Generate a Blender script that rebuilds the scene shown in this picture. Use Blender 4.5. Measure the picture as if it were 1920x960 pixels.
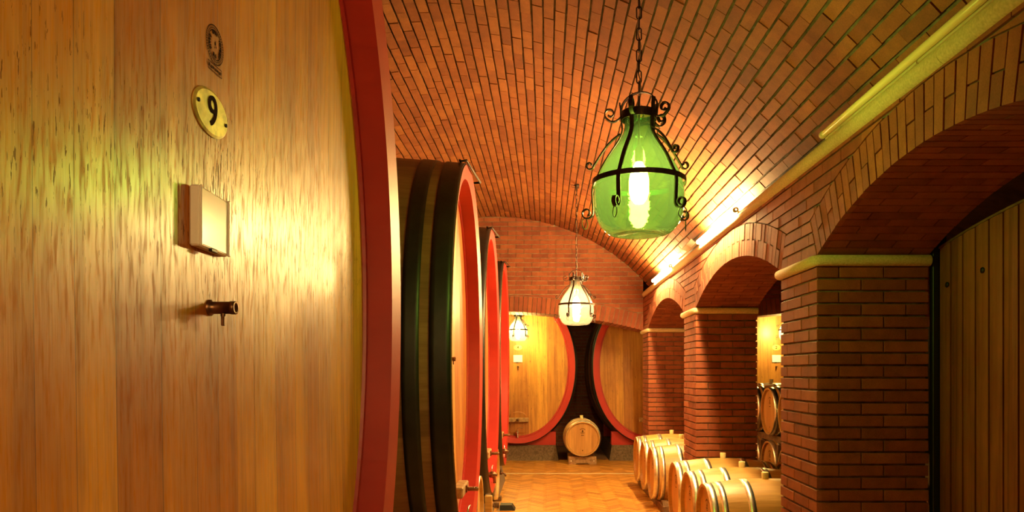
import bpy, math, random
from math import sin, cos, pi, sqrt, asin, radians as R_
from mathutils import Vector, Matrix
random.seed(7)
for o in list(bpy.data.objects): bpy.data.objects.remove(o)
scn = bpy.context.scene
COL = scn.collection
# ------------------------------------------------------------------ camera, world, exposure
F_PX = 1365.0                       # focal length in pixels of a 1920 px wide frame
cam_d = bpy.data.cameras.new('camera'); cam = bpy.data.objects.new('camera', cam_d); COL.objects.link(cam)
cam.location = (0, 0, 1.62); cam.rotation_euler = (R_(90), 0, 0)
cam_d.sensor_width = 36; cam_d.lens = 36 * F_PX / 1920
cam_d.shift_x = -65 / 1920; cam_d.shift_y = 218 / 1920
cam_d.clip_start = 0.02
scn.camera = cam
w = bpy.data.worlds.new('world'); scn.world = w; w.use_nodes = True
w.node_tree.nodes['Background'].inputs[0].default_value = (1, .6, .3, 1)
w.node_tree.nodes['Background'].inputs[1].default_value = 0.0
vs = scn.view_settings
vs.view_transform = 'Standard'; vs.look = 'None'; vs.gamma = 1; vs.use_curve_mapping = False
vs.exposure = 0.0
# strengths and colours of the room's lamps and of an added rear fill lamp
BULB_COL = (1.0, .68, .30); BULB_P = 62.0          # big green lamp
BULB2_P = 100.0; BULB3_P = 125.0; FILL_REAR_P = 10.0
TUBE_COL = (1.0, .68, .24); TUBE_P = 900.0
H = 1.62        # camera height: z = H + height measured from the eye line

# ------------------------------------------------------------------ helpers
def link(o, parent=None):
    COL.objects.link(o)
    if parent is not None: o.parent = parent
    return o
def tag(o, label=None, cat=None, group=None, kind=None):
    if label: o['label'] = label
    if cat: o['category'] = cat
    if group: o['group'] = group
    if kind: o['kind'] = kind
    return o
def thing(name, label, cat, loc=(0, 0, 0), rz=0, group=None):
    o = bpy.data.objects.new(name, None); o.empty_display_size = .1
    link(o); o.location = loc; o.rotation_euler = (0, 0, rz)
    return tag(o, label, cat, group)

class MB:
    """collects shapes, builds them as one mesh object"""
    def __init__(s): s.v = []; s.f = []; s.m = []; s.sm = []
    def add(s, vs_, fs, mi=0, smooth=False):
        b = len(s.v); s.v.extend(vs_)
        for f in fs: s.f.append([i + b for i in f]); s.m.append(mi); s.sm.append(smooth)
    def box(s, x0, x1, y0, y1, z0, z1, mi=0):
        vs_ = [(x0,y0,z0),(x1,y0,z0),(x1,y1,z0),(x0,y1,z0),(x0,y0,z1),(x1,y0,z1),(x1,y1,z1),(x0,y1,z1)]
        s.add(vs_, [(0,3,2,1),(4,5,6,7),(0,1,5,4),(1,2,6,5),(2,3,7,6),(3,0,4,7)], mi)
    def bbox(s, x0, x1, y0, y1, z0, z1, b=.005, mi=0):
        """box with chamfered edges"""
        xs, ys, zs = (x0, x1), (y0, y1), (z0, z1); vs_ = []; idx = {}
        for i in (0, 1):
            for j in (0, 1):
                for k in (0, 1):
                    sx, sy, sz = (1 - 2*i), (1 - 2*j), (1 - 2*k)
                    for a in range(3):
                        p = [xs[i] + sx*b, ys[j] + sy*b, zs[k] + sz*b]
                        p[a] = (xs[i], ys[j], zs[k])[a]
                        idx[(i, j, k, a)] = len(vs_); vs_.append(tuple(p))
        fs = []
        q = [(0,0),(1,0),(1,1),(0,1)]
        for i in (0, 1): fs.append([idx[(i, a, c, 0)] for a, c in q])
        for j in (0, 1): fs.append([idx[(a, j, c, 1)] for a, c in q])
        for k in (0, 1): fs.append([idx[(a, c, k, 2)] for a, c in q])
        for a in (0, 1):
            for c in (0, 1):
                fs.append([idx[(0,a,c,1)], idx[(1,a,c,1)], idx[(1,a,c,2)], idx[(0,a,c,2)]])
                fs.append([idx[(a,0,c,0)], idx[(a,1,c,0)], idx[(a,1,c,2)], idx[(a,0,c,2)]])
                fs.append([idx[(a,c,0,0)], idx[(a,c,1,0)], idx[(a,c,1,1)], idx[(a,c,0,1)]])
        for i in (0, 1):
            for j in (0, 1):
                for k in (0, 1): fs.append([idx[(i,j,k,0)], idx[(i,j,k,1)], idx[(i,j,k,2)]])
        s.add(vs_, fs, mi)
    def tube(s, pts, r, n=8, closed=False, mi=0, caps=True):
        pts = [Vector(p) for p in pts]; N = len(pts); rings = []
        rr = r if isinstance(r, (list, tuple)) else [r]*N
        prev = None
        for i, p in enumerate(pts):
            a = pts[(i-1) % N] if (closed or i > 0) else p
            c = pts[(i+1) % N] if (closed or i < N-1) else p
            t = (c - a)
            t = t.normalized() if t.length > 1e-9 else Vector((0,0,1))
            if prev is None:
                u = t.orthogonal().normalized()
            else:
                u = prev - t * prev.dot(t)
                u = u.normalized() if u.length > 1e-6 else t.orthogonal().normalized()
            prev = u; v = t.cross(u)
            rings.append([tuple(p + (u*cos(2*pi*k/n) + v*sin(2*pi*k/n))*rr[i]) for k in range(n)])
        vs_ = [q for rg in rings for q in rg]; fs = []
        M_ = N if closed else N-1
        for i in range(M_):
            for k in range(n):
                a = i*n + k; b = i*n + (k+1) % n; i2 = (i+1) % N
                fs.append((a, b, i2*n + (k+1) % n, i2*n + k))
        s.add(vs_, fs, mi, True)
        if caps and not closed:
            s.add(rings[0], [list(range(n))[::-1]], mi); s.add(rings[-1], [list(range(n))], mi)
    def lathe(s, prof, n=32, mi=0, axis='z', c=(0,0,0), smooth=True, cap=False):
        vs_ = []
        for (r, h) in prof:
            for k in range(n):
                a = 2*pi*k/n
                if axis == 'z': q = (r*cos(a), r*sin(a), h)
                elif axis == 'x': q = (h, r*cos(a), r*sin(a))
                else: q = (r*cos(a), h, r*sin(a))
                vs_.append((q[0]+c[0], q[1]+c[1], q[2]+c[2]))
        fs = []
        for i in range(len(prof)-1):
            for k in range(n): fs.append((i*n+k, i*n+(k+1) % n, (i+1)*n+(k+1) % n, (i+1)*n+k))
        s.add(vs_, fs, mi, smooth)
        if cap:
            s.add(vs_[:n], [list(range(n))], mi); s.add(vs_[-n:], [list(range(n))], mi)
    def ribbon(s, path, wdt, thk, mi=0):
        """flat bar along path [(p, side)], side = width direction"""
        N = len(path); vs_ = []
        for i, (p, sd) in enumerate(path):
            a = path[max(i-1,0)][0]; b = path[min(i+1,N-1)][0]
            t = (b-a).normalized(); nn = t.cross(sd).normalized()
            for (u, v) in ((-1,-1),(1,-1),(1,1),(-1,1)):
                vs_.append(tuple(p + sd*(u*wdt/2) + nn*(v*thk/2)))
        fs = [(0,1,2,3), (4*N-4,4*N-1,4*N-2,4*N-3)]
        for i in range(N-1):
            for k in range(4):
                fs.append((4*i+k, 4*i+(k+1) % 4, 4*i+4+(k+1) % 4, 4*i+4+k))
        s.add(vs_, fs, mi)
    def build(s, name, mats, parent=None, loc=None):
        me = bpy.data.meshes.new(name); me.from_pydata(s.v, [], s.f)
        if not isinstance(mats, (list, tuple)): mats = [mats]
        for m in mats: me.materials.append(m)
        me.polygons.foreach_set('material_index', s.m)
        me.polygons.foreach_set('use_smooth', s.sm)
        me.update()
        o = bpy.data.objects.new(name, me); link(o, parent)
        if loc is not None: o.location = loc
        return o

# ------------------------------------------------------------------ materials
def mat(name):
    m = bpy.data.materials.new(name); m.use_nodes = True
    nt = m.node_tree; return m, nt, nt.nodes, nt.links, nt.nodes['Principled BSDF']
def nd(ns, t, **kw):
    n = ns.new(t)
    for k, v in kw.items(): setattr(n, k, v)
    return n
def ramp(ns, stops, interp='LINEAR'):
    r = ns.new('ShaderNodeValToRGB'); cr = r.color_ramp; cr.interpolation = interp
    while len(cr.elements) > 1: cr.elements.remove(cr.elements[-1])
    cr.elements[0].position = stops[0][0]; cr.elements[0].color = (*stops[0][1], 1)
    for p, c in stops[1:]:
        e = cr.elements.new(p); e.color = (*c, 1)
    return r
def mixc(ns, ls, fac, a, b, mode='MIX'):
    m = ns.new('ShaderNodeMix'); m.data_type = 'RGBA'; m.blend_type = mode
    if isinstance(fac, (int, float)): m.inputs[0].default_value = fac
    else: ls.new(fac, m.inputs[0])
    for i, s_ in ((6, a), (7, b)):
        if isinstance(s_, tuple): m.inputs[i].default_value = (*s_, 1)
        else: ls.new(s_, m.inputs[i])
    return m.outputs[2]
def coords(ns, ls, scale=(1,1,1), kind='Object'):
    tc = ns.new('ShaderNodeTexCoord'); mp = ns.new('ShaderNodeMapping')
    ls.new(tc.outputs[kind], mp.inputs[0]); mp.inputs['Scale'].default_value = scale
    return mp.outputs[0]
def noise(ns, ls, vec, sc, det=3, rough=.5):
    n = ns.new('ShaderNodeTexNoise'); n.inputs['Scale'].default_value = sc
    n.inputs['Detail'].default_value = det; n.inputs['Roughness'].default_value = rough
    ls.new(vec, n.inputs['Vector']); return n.outputs['Fac']
def bump(ns, ls, h, strength, dist, bsdf, prev=None):
    b = ns.new('ShaderNodeBump'); b.inputs['Strength'].default_value = strength
    b.inputs['Distance'].default_value = dist; ls.new(h, b.inputs['Height'])
    if prev: ls.new(prev, b.inputs['Normal'])
    ls.new(b.outputs[0], bsdf.inputs['Normal']); return b.outputs[0]

def simple(name, col, rough=.5, metal=0, nscale=None, namp=.15, bsc=None, bst=.2, coat=0):
    m, nt, ns, ls, b = mat(name)
    b.inputs['Roughness'].default_value = rough; b.inputs['Metallic'].default_value = metal
    b.inputs['Coat Weight'].default_value = coat
    v = coords(ns, ls)
    if nscale:
        f = noise(ns, ls, v, nscale, 4)
        r = ramp(ns, [(.25, tuple(c*(1-namp*1.6) for c in col)), (.75, tuple(min(1, c*(1+namp*1.6)) for c in col))])
        ls.new(f, r.inputs[0]); ls.new(r.outputs[0], b.inputs['Base Color'])
    else: b.inputs['Base Color'].default_value = (*col, 1)
    if bsc: bump(ns, ls, noise(ns, ls, v, bsc, 4), bst, .004, b)
    return m

def brick_mat(name, dark=1.0, gold=(1, 1, 1)):
    m, nt, ns, ls, b = mat(name)
    g = ns.new('ShaderNodeNewGeometry')
    k = dark
    r = ramp(ns, [(0, (.34*k,.082*k,.036*k)), (.25, (.41*k,.104*k,.044*k)), (.6, (.46*k,.122*k,.048*k)), (.9, (.52*k,.150*k,.056*k)), (1, (.42*k,.105*k,.045*k))])
    ls.new(g.outputs['Random Per Island'], r.inputs[0])
    v = coords(ns, ls)
    f1 = noise(ns, ls, v, 9, 5, .65)
    r2 = ramp(ns, [(.3, (.74,.70,.68)), (.7, (1.12,1.1,1.08))]); ls.new(f1, r2.inputs[0])
    c = mixc(ns, ls, 1.0, r.outputs[0], r2.outputs[0], 'MULTIPLY')
    f2 = noise(ns, ls, v, 160, 3, .6)
    r3 = ramp(ns, [(.35, (.82,.80,.8)), (.65, (1.08,1.08,1.08))]); ls.new(f2, r3.inputs[0])
    c = mixc(ns, ls, 1.0, c, r3.outputs[0], 'MULTIPLY')
    if gold != (1, 1, 1): c = mixc(ns, ls, 1.0, c, gold, 'MULTIPLY')
    ls.new(c, b.inputs['Base Color'])
    b.inputs['Roughness'].default_value = .72
    b.inputs['Specular IOR Level'].default_value = .35
    bump(ns, ls, f2, .35, .002, b)
    return m
M = {}
M['brick'] = brick_mat('terracotta_brick', .70)
M['brickv'] = brick_mat('vault_terracotta_brick', .80, (.90, 1.0, .66))
M['brickv'].node_tree.nodes['Principled BSDF'].inputs['Specular IOR Level'].default_value = .3
M['mortar'] = simple('lime_mortar', (.27,.20,.125), .95, 0, 14, .3, 90, .5)
M['mortar_dark'] = simple('raked_mortar', (.15,.105,.065), .95, 0, 14, .35, 90, .5)
M['stone_trim'] = simple('sandstone_trim', (.58,.44,.25), .85, 0, 90, .14, 200, .3)
M['plinth'] = simple('rough_concrete', (.15,.095,.055), .9, 0, 30, .3, 60, .6)
M['red'] = None

def red_mat():
    m, nt, ns, ls, b = mat('red_paint')
    v = coords(ns, ls); f = noise(ns, ls, v, 3, 4)
    r = ramp(ns, [(.3, (.40,.020,.016)), (.7, (.50,.030,.022))]); ls.new(f, r.inputs[0])
    ls.new(r.outputs[0], b.inputs['Base Color'])
    b.inputs['Roughness'].default_value = .38
    bump(ns, ls, noise(ns, ls, v, 40, 3), .15, .003, b); return m
M['red'] = red_mat()

def wood_head(name, base=((.62,.27,.055), (.50,.19,.035), (.72,.35,.085), (.40,.13,.028)), pw=.105, rough=.32, wear=False, grain=(1,1), seed=0.0, knots=.35, coat=.25):
    """upright boards: board axis = local z, across = local y"""
    m, nt, ns, ls, b = mat(name)
    tc = ns.new('ShaderNodeTexCoord'); sep = ns.new('ShaderNodeSeparateXYZ'); ls.new(tc.outputs['Object'], sep.inputs[0])
    def mth(op, a, b_=None, c=None):
        n = ns.new('ShaderNodeMath'); n.operation = op
        for i, s_ in enumerate((a, b_, c)):
            if s_ is None: continue
            if isinstance(s_, (int, float)): n.inputs[i].default_value = s_
            else: ls.new(s_, n.inputs[i])
        return n.outputs[0]
    # irregular board widths: two frequencies of floor()
    y = mth('ADD', sep.outputs[1], 5.03 + seed)
    z = sep.outputs[2]
    tilt = mth('MULTIPLY', z, .012)
    y = mth('ADD', y, tilt)
    warp = mth('MULTIPLY', mth('SINE', mth('MULTIPLY', y, 9.7)), .028)
    yy = mth('ADD', y, warp)
    q = mth('DIVIDE', yy, pw); idx = mth('FLOOR', q); fr = mth('FRACT', q)
    wn = ns.new('ShaderNodeTexWhiteNoise'); wn.noise_dimensions = '1D'; ls.new(idx, wn.inputs['W'])
    rnd = wn.outputs['Value']
    rb = ramp(ns, [(0, base[3]), (.22, base[1]), (.55, base[0]), (1, base[2])]); ls.new(rnd, rb.inputs[0])
    # grain coordinates, shifted per board
    cmb = ns.new('ShaderNodeCombineXYZ')
    ls.new(mth('ADD', sep.outputs[0], mth('MULTIPLY', rnd, 7.0)), cmb.inputs[0]); ls.new(y, cmb.inputs[1]); ls.new(mth('ADD', z, mth('MULTIPLY', rnd, 11.0)), cmb.inputs[2])
    mp = ns.new('ShaderNodeMapping'); mp.inputs['Scale'].default_value = (6, 26*grain[0], 1.3*grain[1]); ls.new(cmb.outputs[0], mp.inputs[0])
    g1 = noise(ns, ls, mp.outputs[0], 1.0, 6, .62)
    r1 = ramp(ns, [(.28, (.60,.50,.42)), (.5, (.95,.93,.9)), (.75, (1.16,1.16,1.12))]); ls.new(g1, r1.inputs[0])
    c = mixc(ns, ls, 1.0, rb.outputs[0], r1.outputs[0], 'MULTIPLY')
    mp2 = ns.new('ShaderNodeMapping'); mp2.inputs['Scale'].default_value = (10, 260, 5.5); ls.new(cmb.outputs[0], mp2.inputs[0])
    g2 = noise(ns, ls, mp2.outputs[0], 1.0, 4, .6)
    r2 = ramp(ns, [(.30, (.84,.80,.76)), (.65, (1.06,1.06,1.05))]); ls.new(g2, r2.inputs[0])
    c = mixc(ns, ls, .6, c, r2.outputs[0], 'MULTIPLY')
    # broad stains
    mp3 = ns.new('ShaderNodeMapping'); mp3.inputs['Scale'].default_value = (1, 2.2, .9); ls.new(tc.outputs['Object'], mp3.inputs[0])
    g3 = noise(ns, ls, mp3.outputs[0], 1.7, 4, .6)
    r3 = ramp(ns, [(.33, (.70,.58,.50)), (.55, (1,1,1))]); ls.new(g3, r3.inputs[0])
    c = mixc(ns, ls, .8, c, r3.outputs[0], 'MULTIPLY')
    if knots:
        mp4 = ns.new('ShaderNodeMapping'); mp4.inputs['Scale'].default_value = (3, 22, 7.5); ls.new(tc.outputs['Object'], mp4.inputs[0])
        g4 = noise(ns, ls, mp4.outputs[0], 1.5, 5, .75)
        r4 = ramp(ns, [(.30, (.30,.20,.13)), (.40, (1,1,1))]); ls.new(g4, r4.inputs[0])
        c = mixc(ns, ls, knots, c, r4.outputs[0], 'MULTIPLY')
    if wear:
        # dark drip flecks below the number plate
        mp5 = ns.new('ShaderNodeMapping'); mp5.inputs['Scale'].default_value = (3, 150, 22); ls.new(tc.outputs['Object'], mp5.inputs[0])
        g5 = noise(ns, ls, mp5.outputs[0], 1.0, 3, .6)
        dy = mth('ABSOLUTE', mth('ADD', sep.outputs[1], -.09)); dz = mth('ABSOLUTE', mth('ADD', z, -(H+.40)))
        mk = mth('MULTIPLY', mth('MAXIMUM', mth('SUBTRACT', 1.0, mth('DIVIDE', dy, .14)), 0.22), mth('MAXIMUM', mth('SUBTRACT', 1.0, mth('DIVIDE', dz, .30)), 0.0))
        mk = mth('MAXIMUM', mk, 0.0)
        th = mth('GREATER_THAN', mth('ADD', g5, mth('MULTIPLY', mk, .18)), .66)
        mk2 = mth('MULTIPLY', th, mth('MINIMUM', mth('MULTIPLY', mk, 6.0), .8))
        c = mixc(ns, ls, mk2, c, (.17,.055,.015))
        mp6 = ns.new('ShaderNodeMapping'); mp6.inputs['Scale'].default_value = (3, 95, 13); ls.new(tc.outputs['Object'], mp6.inputs[0])
        g6 = noise(ns, ls, mp6.outputs[0], 1.0, 4, .65)
        r6 = ramp(ns, [(.38, (.2,)*3), (.54, (1,1,1))]); ls.new(g6, r6.inputs[0])
        cw = mth('MULTIPLY', mth('MULTIPLY', r6.outputs[0], mth('SUBTRACT', 1.0, mk2)), coat)
        ls.new(mth('MULTIPLY', cw, .75), b.inputs['Specular IOR Level'])
    # board seams
    ed = mth('MINIMUM', fr, mth('SUBTRACT', 1.0, fr))
    seam = mth('LESS_THAN', ed, .012)
    c = mixc(ns, ls, mth('MULTIPLY', seam, .55), c, (.12,.04,.012))
    ls.new(c, b.inputs['Base Color'])
    rr = ramp(ns, [(.3, (rough+.12,)*3), (.7, (rough-.04,)*3)]); ls.new(g1, rr.inputs[0]); ls.new(rr.outputs[0], b.inputs['Roughness'])
    hgt = mth('ADD', mth('MULTIPLY', g2, .6), mth('MULTIPLY', g1, 1.0))
    hgt = mth('SUBTRACT', hgt, mth('MULTIPLY', seam, .6))
    bn = bump(ns, ls, hgt, .22, .0025, b)
    b.inputs['Coat Weight'].default_value = coat
    if wear: ls.new(cw, b.inputs['Coat Weight'])
    b.inputs['Coat Roughness'].default_value = .26
    return m
M['head9'] = wood_head('varnished_oak_boards', wear=True, pw=.125, rough=.42, coat=.6, knots=.12, base=((.74,.29,.033),(.62,.215,.023),(.82,.36,.045),(.46,.12,.014)))
M['head'] = wood_head('amber_oak_boards', pw=.16, rough=.42, seed=.7)
M['headb'] = wood_head('worn_oak_boards', pw=.17, rough=.5, seed=1.9, knots=1.0, base=((.60,.27,.035),(.50,.20,.025),(.70,.34,.05),(.40,.14,.018)))
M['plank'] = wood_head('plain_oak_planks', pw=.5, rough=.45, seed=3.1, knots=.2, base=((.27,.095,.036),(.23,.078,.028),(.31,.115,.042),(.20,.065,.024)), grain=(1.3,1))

def stave_mat(name, cols, rough=.5, axis='x', stain=None, pitch=.06, rad=True):
    """barrel staves: island random colour, grain along local x"""
    m, nt, ns, ls, b = mat(name)
    g = ns.new('ShaderNodeNewGeometry')
    r = ramp(ns, [(0, cols[0]), (.5, cols[1]), (1, cols[2])]); ls.new(g.outputs['Random Per Island'], r.inputs[0])
    tc = ns.new('ShaderNodeTexCoord'); mp = ns.new('ShaderNodeMapping'); ls.new(tc.outputs['Object'], mp.inputs[0])
    mp.inputs['Scale'].default_value = (2.5, 40, 40) if axis == 'x' else (40, 40, 2.5)
    f = noise(ns, ls, mp.outputs[0], 1.0, 5, .6)
    r2 = ramp(ns, [(.3, (.76,.72,.66)), (.7, (1.1,1.1,1.08))]); ls.new(f, r2.inputs[0])
    c = mixc(ns, ls, 1.0, r.outputs[0], r2.outputs[0], 'MULTIPLY')
    if stain:
        sp = ns.new('ShaderNodeSeparateXYZ'); ls.new(tc.outputs['Object'], sp.inputs[0])
        n1 = noise(ns, ls, tc.outputs['Object'], 14, 3)
        def mth(op, a, b_):
            n = ns.new('ShaderNodeMath'); n.operation = op
            for i, s_ in enumerate((a, b_)):
                if isinstance(s_, (int, float)): n.inputs[i].default_value = s_
                else: ls.new(s_, n.inputs[i])
            return n.outputs[0]
        dx = mth('ABSOLUTE', mth('ADD', sp.outputs[0], mth('ADD', mth('MULTIPLY', n1, .08), .46)), 0)
        msk = mth('MULTIPLY', mth('LESS_THAN', dx, .03), mth('GREATER_THAN', sp.outputs[2], .56))
        c = mixc(ns, ls, mth('MULTIPLY', msk, .75), c, (.30,.06,.02))
    ls.new(c, b.inputs['Base Color']); b.inputs['Roughness'].default_value = rough
    bump(ns, ls, f, .2, .003, b)
    return m
M['stave'] = stave_mat('new_oak_staves', ((.52,.28,.075),(.60,.33,.095),(.68,.39,.12)), .42)
M['stave_stain'] = stave_mat('wine_stained_staves', ((.52,.28,.075),(.60,.33,.095),(.68,.39,.12)), .42, stain=True)
M['bhead'] = stave_mat('new_oak_head', ((.52,.25,.065),(.60,.30,.08),(.66,.35,.10)), .5, axis='z')
M['oldstave'] = stave_mat('aged_cask_staves', ((.19,.085,.034),(.26,.12,.048),(.32,.155,.065)), .6)
M['iron'] = simple('black_painted_hoop', (.014,.012,.011), .42, 0, 6, .4, 25, .3)
M['wrought'] = simple('wrought_iron', (.035,.018,.012), .45, .6, 40, .4, 80, .4)
M['galv'] = simple('galvanised_hoop', (.88,.83,.72), .36, 1.0, 30, .12, 60, .15)
M['brass'] = simple('brass', (.72,.50,.16), .38, 1.0, 20, .2)
M['bronze'] = simple('dark_bronze', (.20,.10,.055), .35, .9, 40, .3)
M['steel'] = simple('brushed_steel', (.7,.66,.6), .25, 1.0, 40, .1)
M['platem'] = simple('aged_brass_plate', (.62,.50,.13), .45, .35, 28, .3, 60, .2)
M['ink'] = simple('burnt_black_mark', (.025,.010,.006), .95)
M['ink'].node_tree.nodes['Principled BSDF'].inputs['Specular IOR Level'].default_value = .05
M['white'] = simple('white_plastic', (.86,.80,.68), .25, 0, None)
M['paper'] = simple('white_card', (.90,.87,.76), .18, 0, 8, .03)
M['black'] = simple('matt_black', (.008,.007,.006), .5)
M['bung'] = simple('pale_bung', (.80,.66,.30), .55, 0, 30, .08)
M['rail'] = simple('dark_timber_rail', (.17,.085,.035), .8, 0, 18, .35, 50, .4)
M['beam'] = simple('weathered_oak_block', (.36,.20,.085), .75, 0, 22, .3, 60, .4)
M['tube_off'] = simple('unlit_tube', (.86,.74,.40), .25, 0, None)
M['fix'] = simple('lamp_channel', (.62,.52,.34), .5, 0, None)
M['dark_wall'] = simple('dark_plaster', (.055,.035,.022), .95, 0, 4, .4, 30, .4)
M['steelcord'] = simple('cord', (.35,.25,.16), .5, 0, None)

def emit(name, col, s):
    m, nt, ns, ls, b = mat(name)
    b.inputs['Base Color'].default_value = (.9,.85,.7,1)
    b.inputs['Emission Color'].default_value = (*col, 1); b.inputs['Emission Strength'].default_value = s
    return m
def glass(name, tint, edge, tr=.08):
    """thin tinted bottle glass: straight-through transmission with Fresnel gloss; thicker tint at glancing angles"""
    m, nt, ns, ls, b = mat(name); ns.remove(b)
    out = ns['Material Output']
    t = ns.new('ShaderNodeBsdfTransparent'); g = ns.new('ShaderNodeBsdfGlossy'); g.inputs['Roughness'].default_value = .03
    lw = ns.new('ShaderNodeLayerWeight'); lw.inputs['Blend'].default_value = .45
    v = coords(ns, ls, (3, 3, 9)); f = noise(ns, ls, v, 2.2, 4, .6)
    c1 = mixc(ns, ls, lw.outputs['Facing'], tint, edge)
    r = ramp(ns, [(.3, (.82,.88,.75)), (.7, (1,1,1))]); ls.new(f, r.inputs[0])
    c1 = mixc(ns, ls, 1.0, c1, r.outputs[0], 'MULTIPLY')
    ls.new(c1, t.inputs[0])
    fr = ns.new('ShaderNodeFresnel'); fr.inputs[0].default_value = 1.5
    bp = ns.new('ShaderNodeBump'); bp.inputs['Strength'].default_value = .25; bp.inputs['Distance'].default_value = .01; ls.new(f, bp.inputs['Height'])
    ls.new(bp.outputs[0], g.inputs['Normal']); ls.new(bp.outputs[0], fr.inputs['Normal'])
    df = ns.new('ShaderNodeBsdfTranslucent'); df.inputs[0].default_value = (*tint, 1)
    m0 = ns.new('ShaderNodeMixShader'); m0.inputs[0].default_value = tr; ls.new(t.outputs[0], m0.inputs[1]); ls.new(df.outputs[0], m0.inputs[2])
    mx = ns.new('ShaderNodeMixShader'); ls.new(fr.outputs[0], mx.inputs[0]); ls.new(m0.outputs[0], mx.inputs[1]); ls.new(g.outputs[0], mx.inputs[2])
    ls.new(mx.outputs[0], out.inputs[0]); return m
M['gl_green'] = glass('green_bottle_glass', (.30,.74,.15), (.02,.18,.02), .025)
M['gl_amber'] = glass('pale_olive_glass', (.94,.92,.72), (.55,.50,.20), .04)
M['gl_green2'] = glass('pale_green_glass', (.80,.88,.56), (.16,.40,.10), .05)

def floor_mat():
    m, nt, ns, ls, b = mat('floor_terracotta')
    g = ns.new('ShaderNodeNewGeometry')
    r = ramp(ns, [(0, (.34,.135,.022)), (.5, (.50,.215,.036)), (1, (.62,.29,.055))]); ls.new(g.outputs['Random Per Island'], r.inputs[0])
    v = coords(ns, ls); f = noise(ns, ls, v, 7, 4)
    r2 = ramp(ns, [(.3, (.85,.82,.8)), (.7, (1.08,1.08,1.08))]); ls.new(f, r2.inputs[0])
    ls.new(mixc(ns, ls, 1.0, r.outputs[0], r2.outputs[0], 'MULTIPLY'), b.inputs['Base Color'])
    b.inputs['Roughness'].default_value = .42
    return m
M['floor'] = floor_mat()
M['grout'] = simple('floor_grout', (.22,.10,.04), .9)

# ------------------------------------------------------------------ brickwork
BL, BH = .26, .0737                 # brick module: length, course height
def add_brick(mb, place, us, lo, hi, t=.03, j=0.0, mi=0):
    n = len(us); vs_ = []
    for d in (j, -t):
        for i in range(n): vs_.append(place(us[i], lo[i], d))
        for i in range(n): vs_.append(place(us[i], hi[i], d))
    fs = []; B = 2*n
    for i in range(n-1):
        fs.append((i, i+1, n+i+1, n+i))
        fs.append((i, B+i, B+i+1, i+1)); fs.append((n+i, n+i+1, B+n+i+1, B+n+i))
    fs.append((0, n, B+n, B)); fs.append((n-1, B+n-1, B+2*n-1, 2*n-1))
    mb.add(vs_, fs, mi)
def brickwall(mb, place, u0, u1, v0, v1, low=None, high=None, gu=.005, gv=.012, off=0, L=BL, Hc=BH, t=.03, jit=.0015, min_h=.008, rnd=.004):
    nrow = int(math.ceil((v1 - v0)/Hc - 1e-6))
    for r in range(nrow):
        a = v0 + r*Hc + gv/2; b = min(v0 + (r+1)*Hc, v1) - gv/2
        if b - a < min_h: continue
        u = u0 - L + ((r + off) % 2)*L/2
        while u < u1:
            x0 = max(u + gu/2, u0); x1 = min(u + L - gu/2, u1); u += L
            if x1 - x0 < .02: continue
            dv = random.uniform(-rnd, rnd)*.5
            j = random.uniform(-jit, jit)
            if low is None and high is None:
                add_brick(mb, place, [x0, x1], [a+dv]*2, [b+dv]*2, t, j); continue
            n = 7; us = [x0 + (x1-x0)*i/n for i in range(n+1)]
            lo = [max(a, low(q)) if low else a for q in us]; hi = [min(b, high(q)) if high else b for q in us]
            if all(abs(l-a) < 1e-9 for l in lo) and all(abs(h-b) < 1e-9 for h in hi):
                add_brick(mb, place, [x0, x1], [a]*2, [b]*2, t, j); continue
            run = []
            for i in range(n+1):
                if hi[i] - lo[i] > .003: run.append(i)
                if (hi[i] - lo[i] <= .003 or i == n) and run:
                    if len(run) > 1: add_brick(mb, place, [us[k] for k in run], [lo[k] for k in run], [hi[k] for k in run], t, j)
                    run = []
VC = (-.83, -.77); VR = 3.3         # nave vault: centre (x, z above eye) and radius
AX = 1.571; PW = .65                # arcade face and pillar size
Z_CAP = .68
def arch_circle(c, half, rise):
    R = (half*half + rise*rise)/(2*rise); return c, Z_CAP + rise - R, R
ARCHES = [(-1.05, 1.10, .28), (1.75, 4.234, .28), (4.884, 7.674, .28), (8.324, 11.25, .30)]
PILLARS = [-1.70, 1.10, 4.234, 7.674, 11.25]

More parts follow.
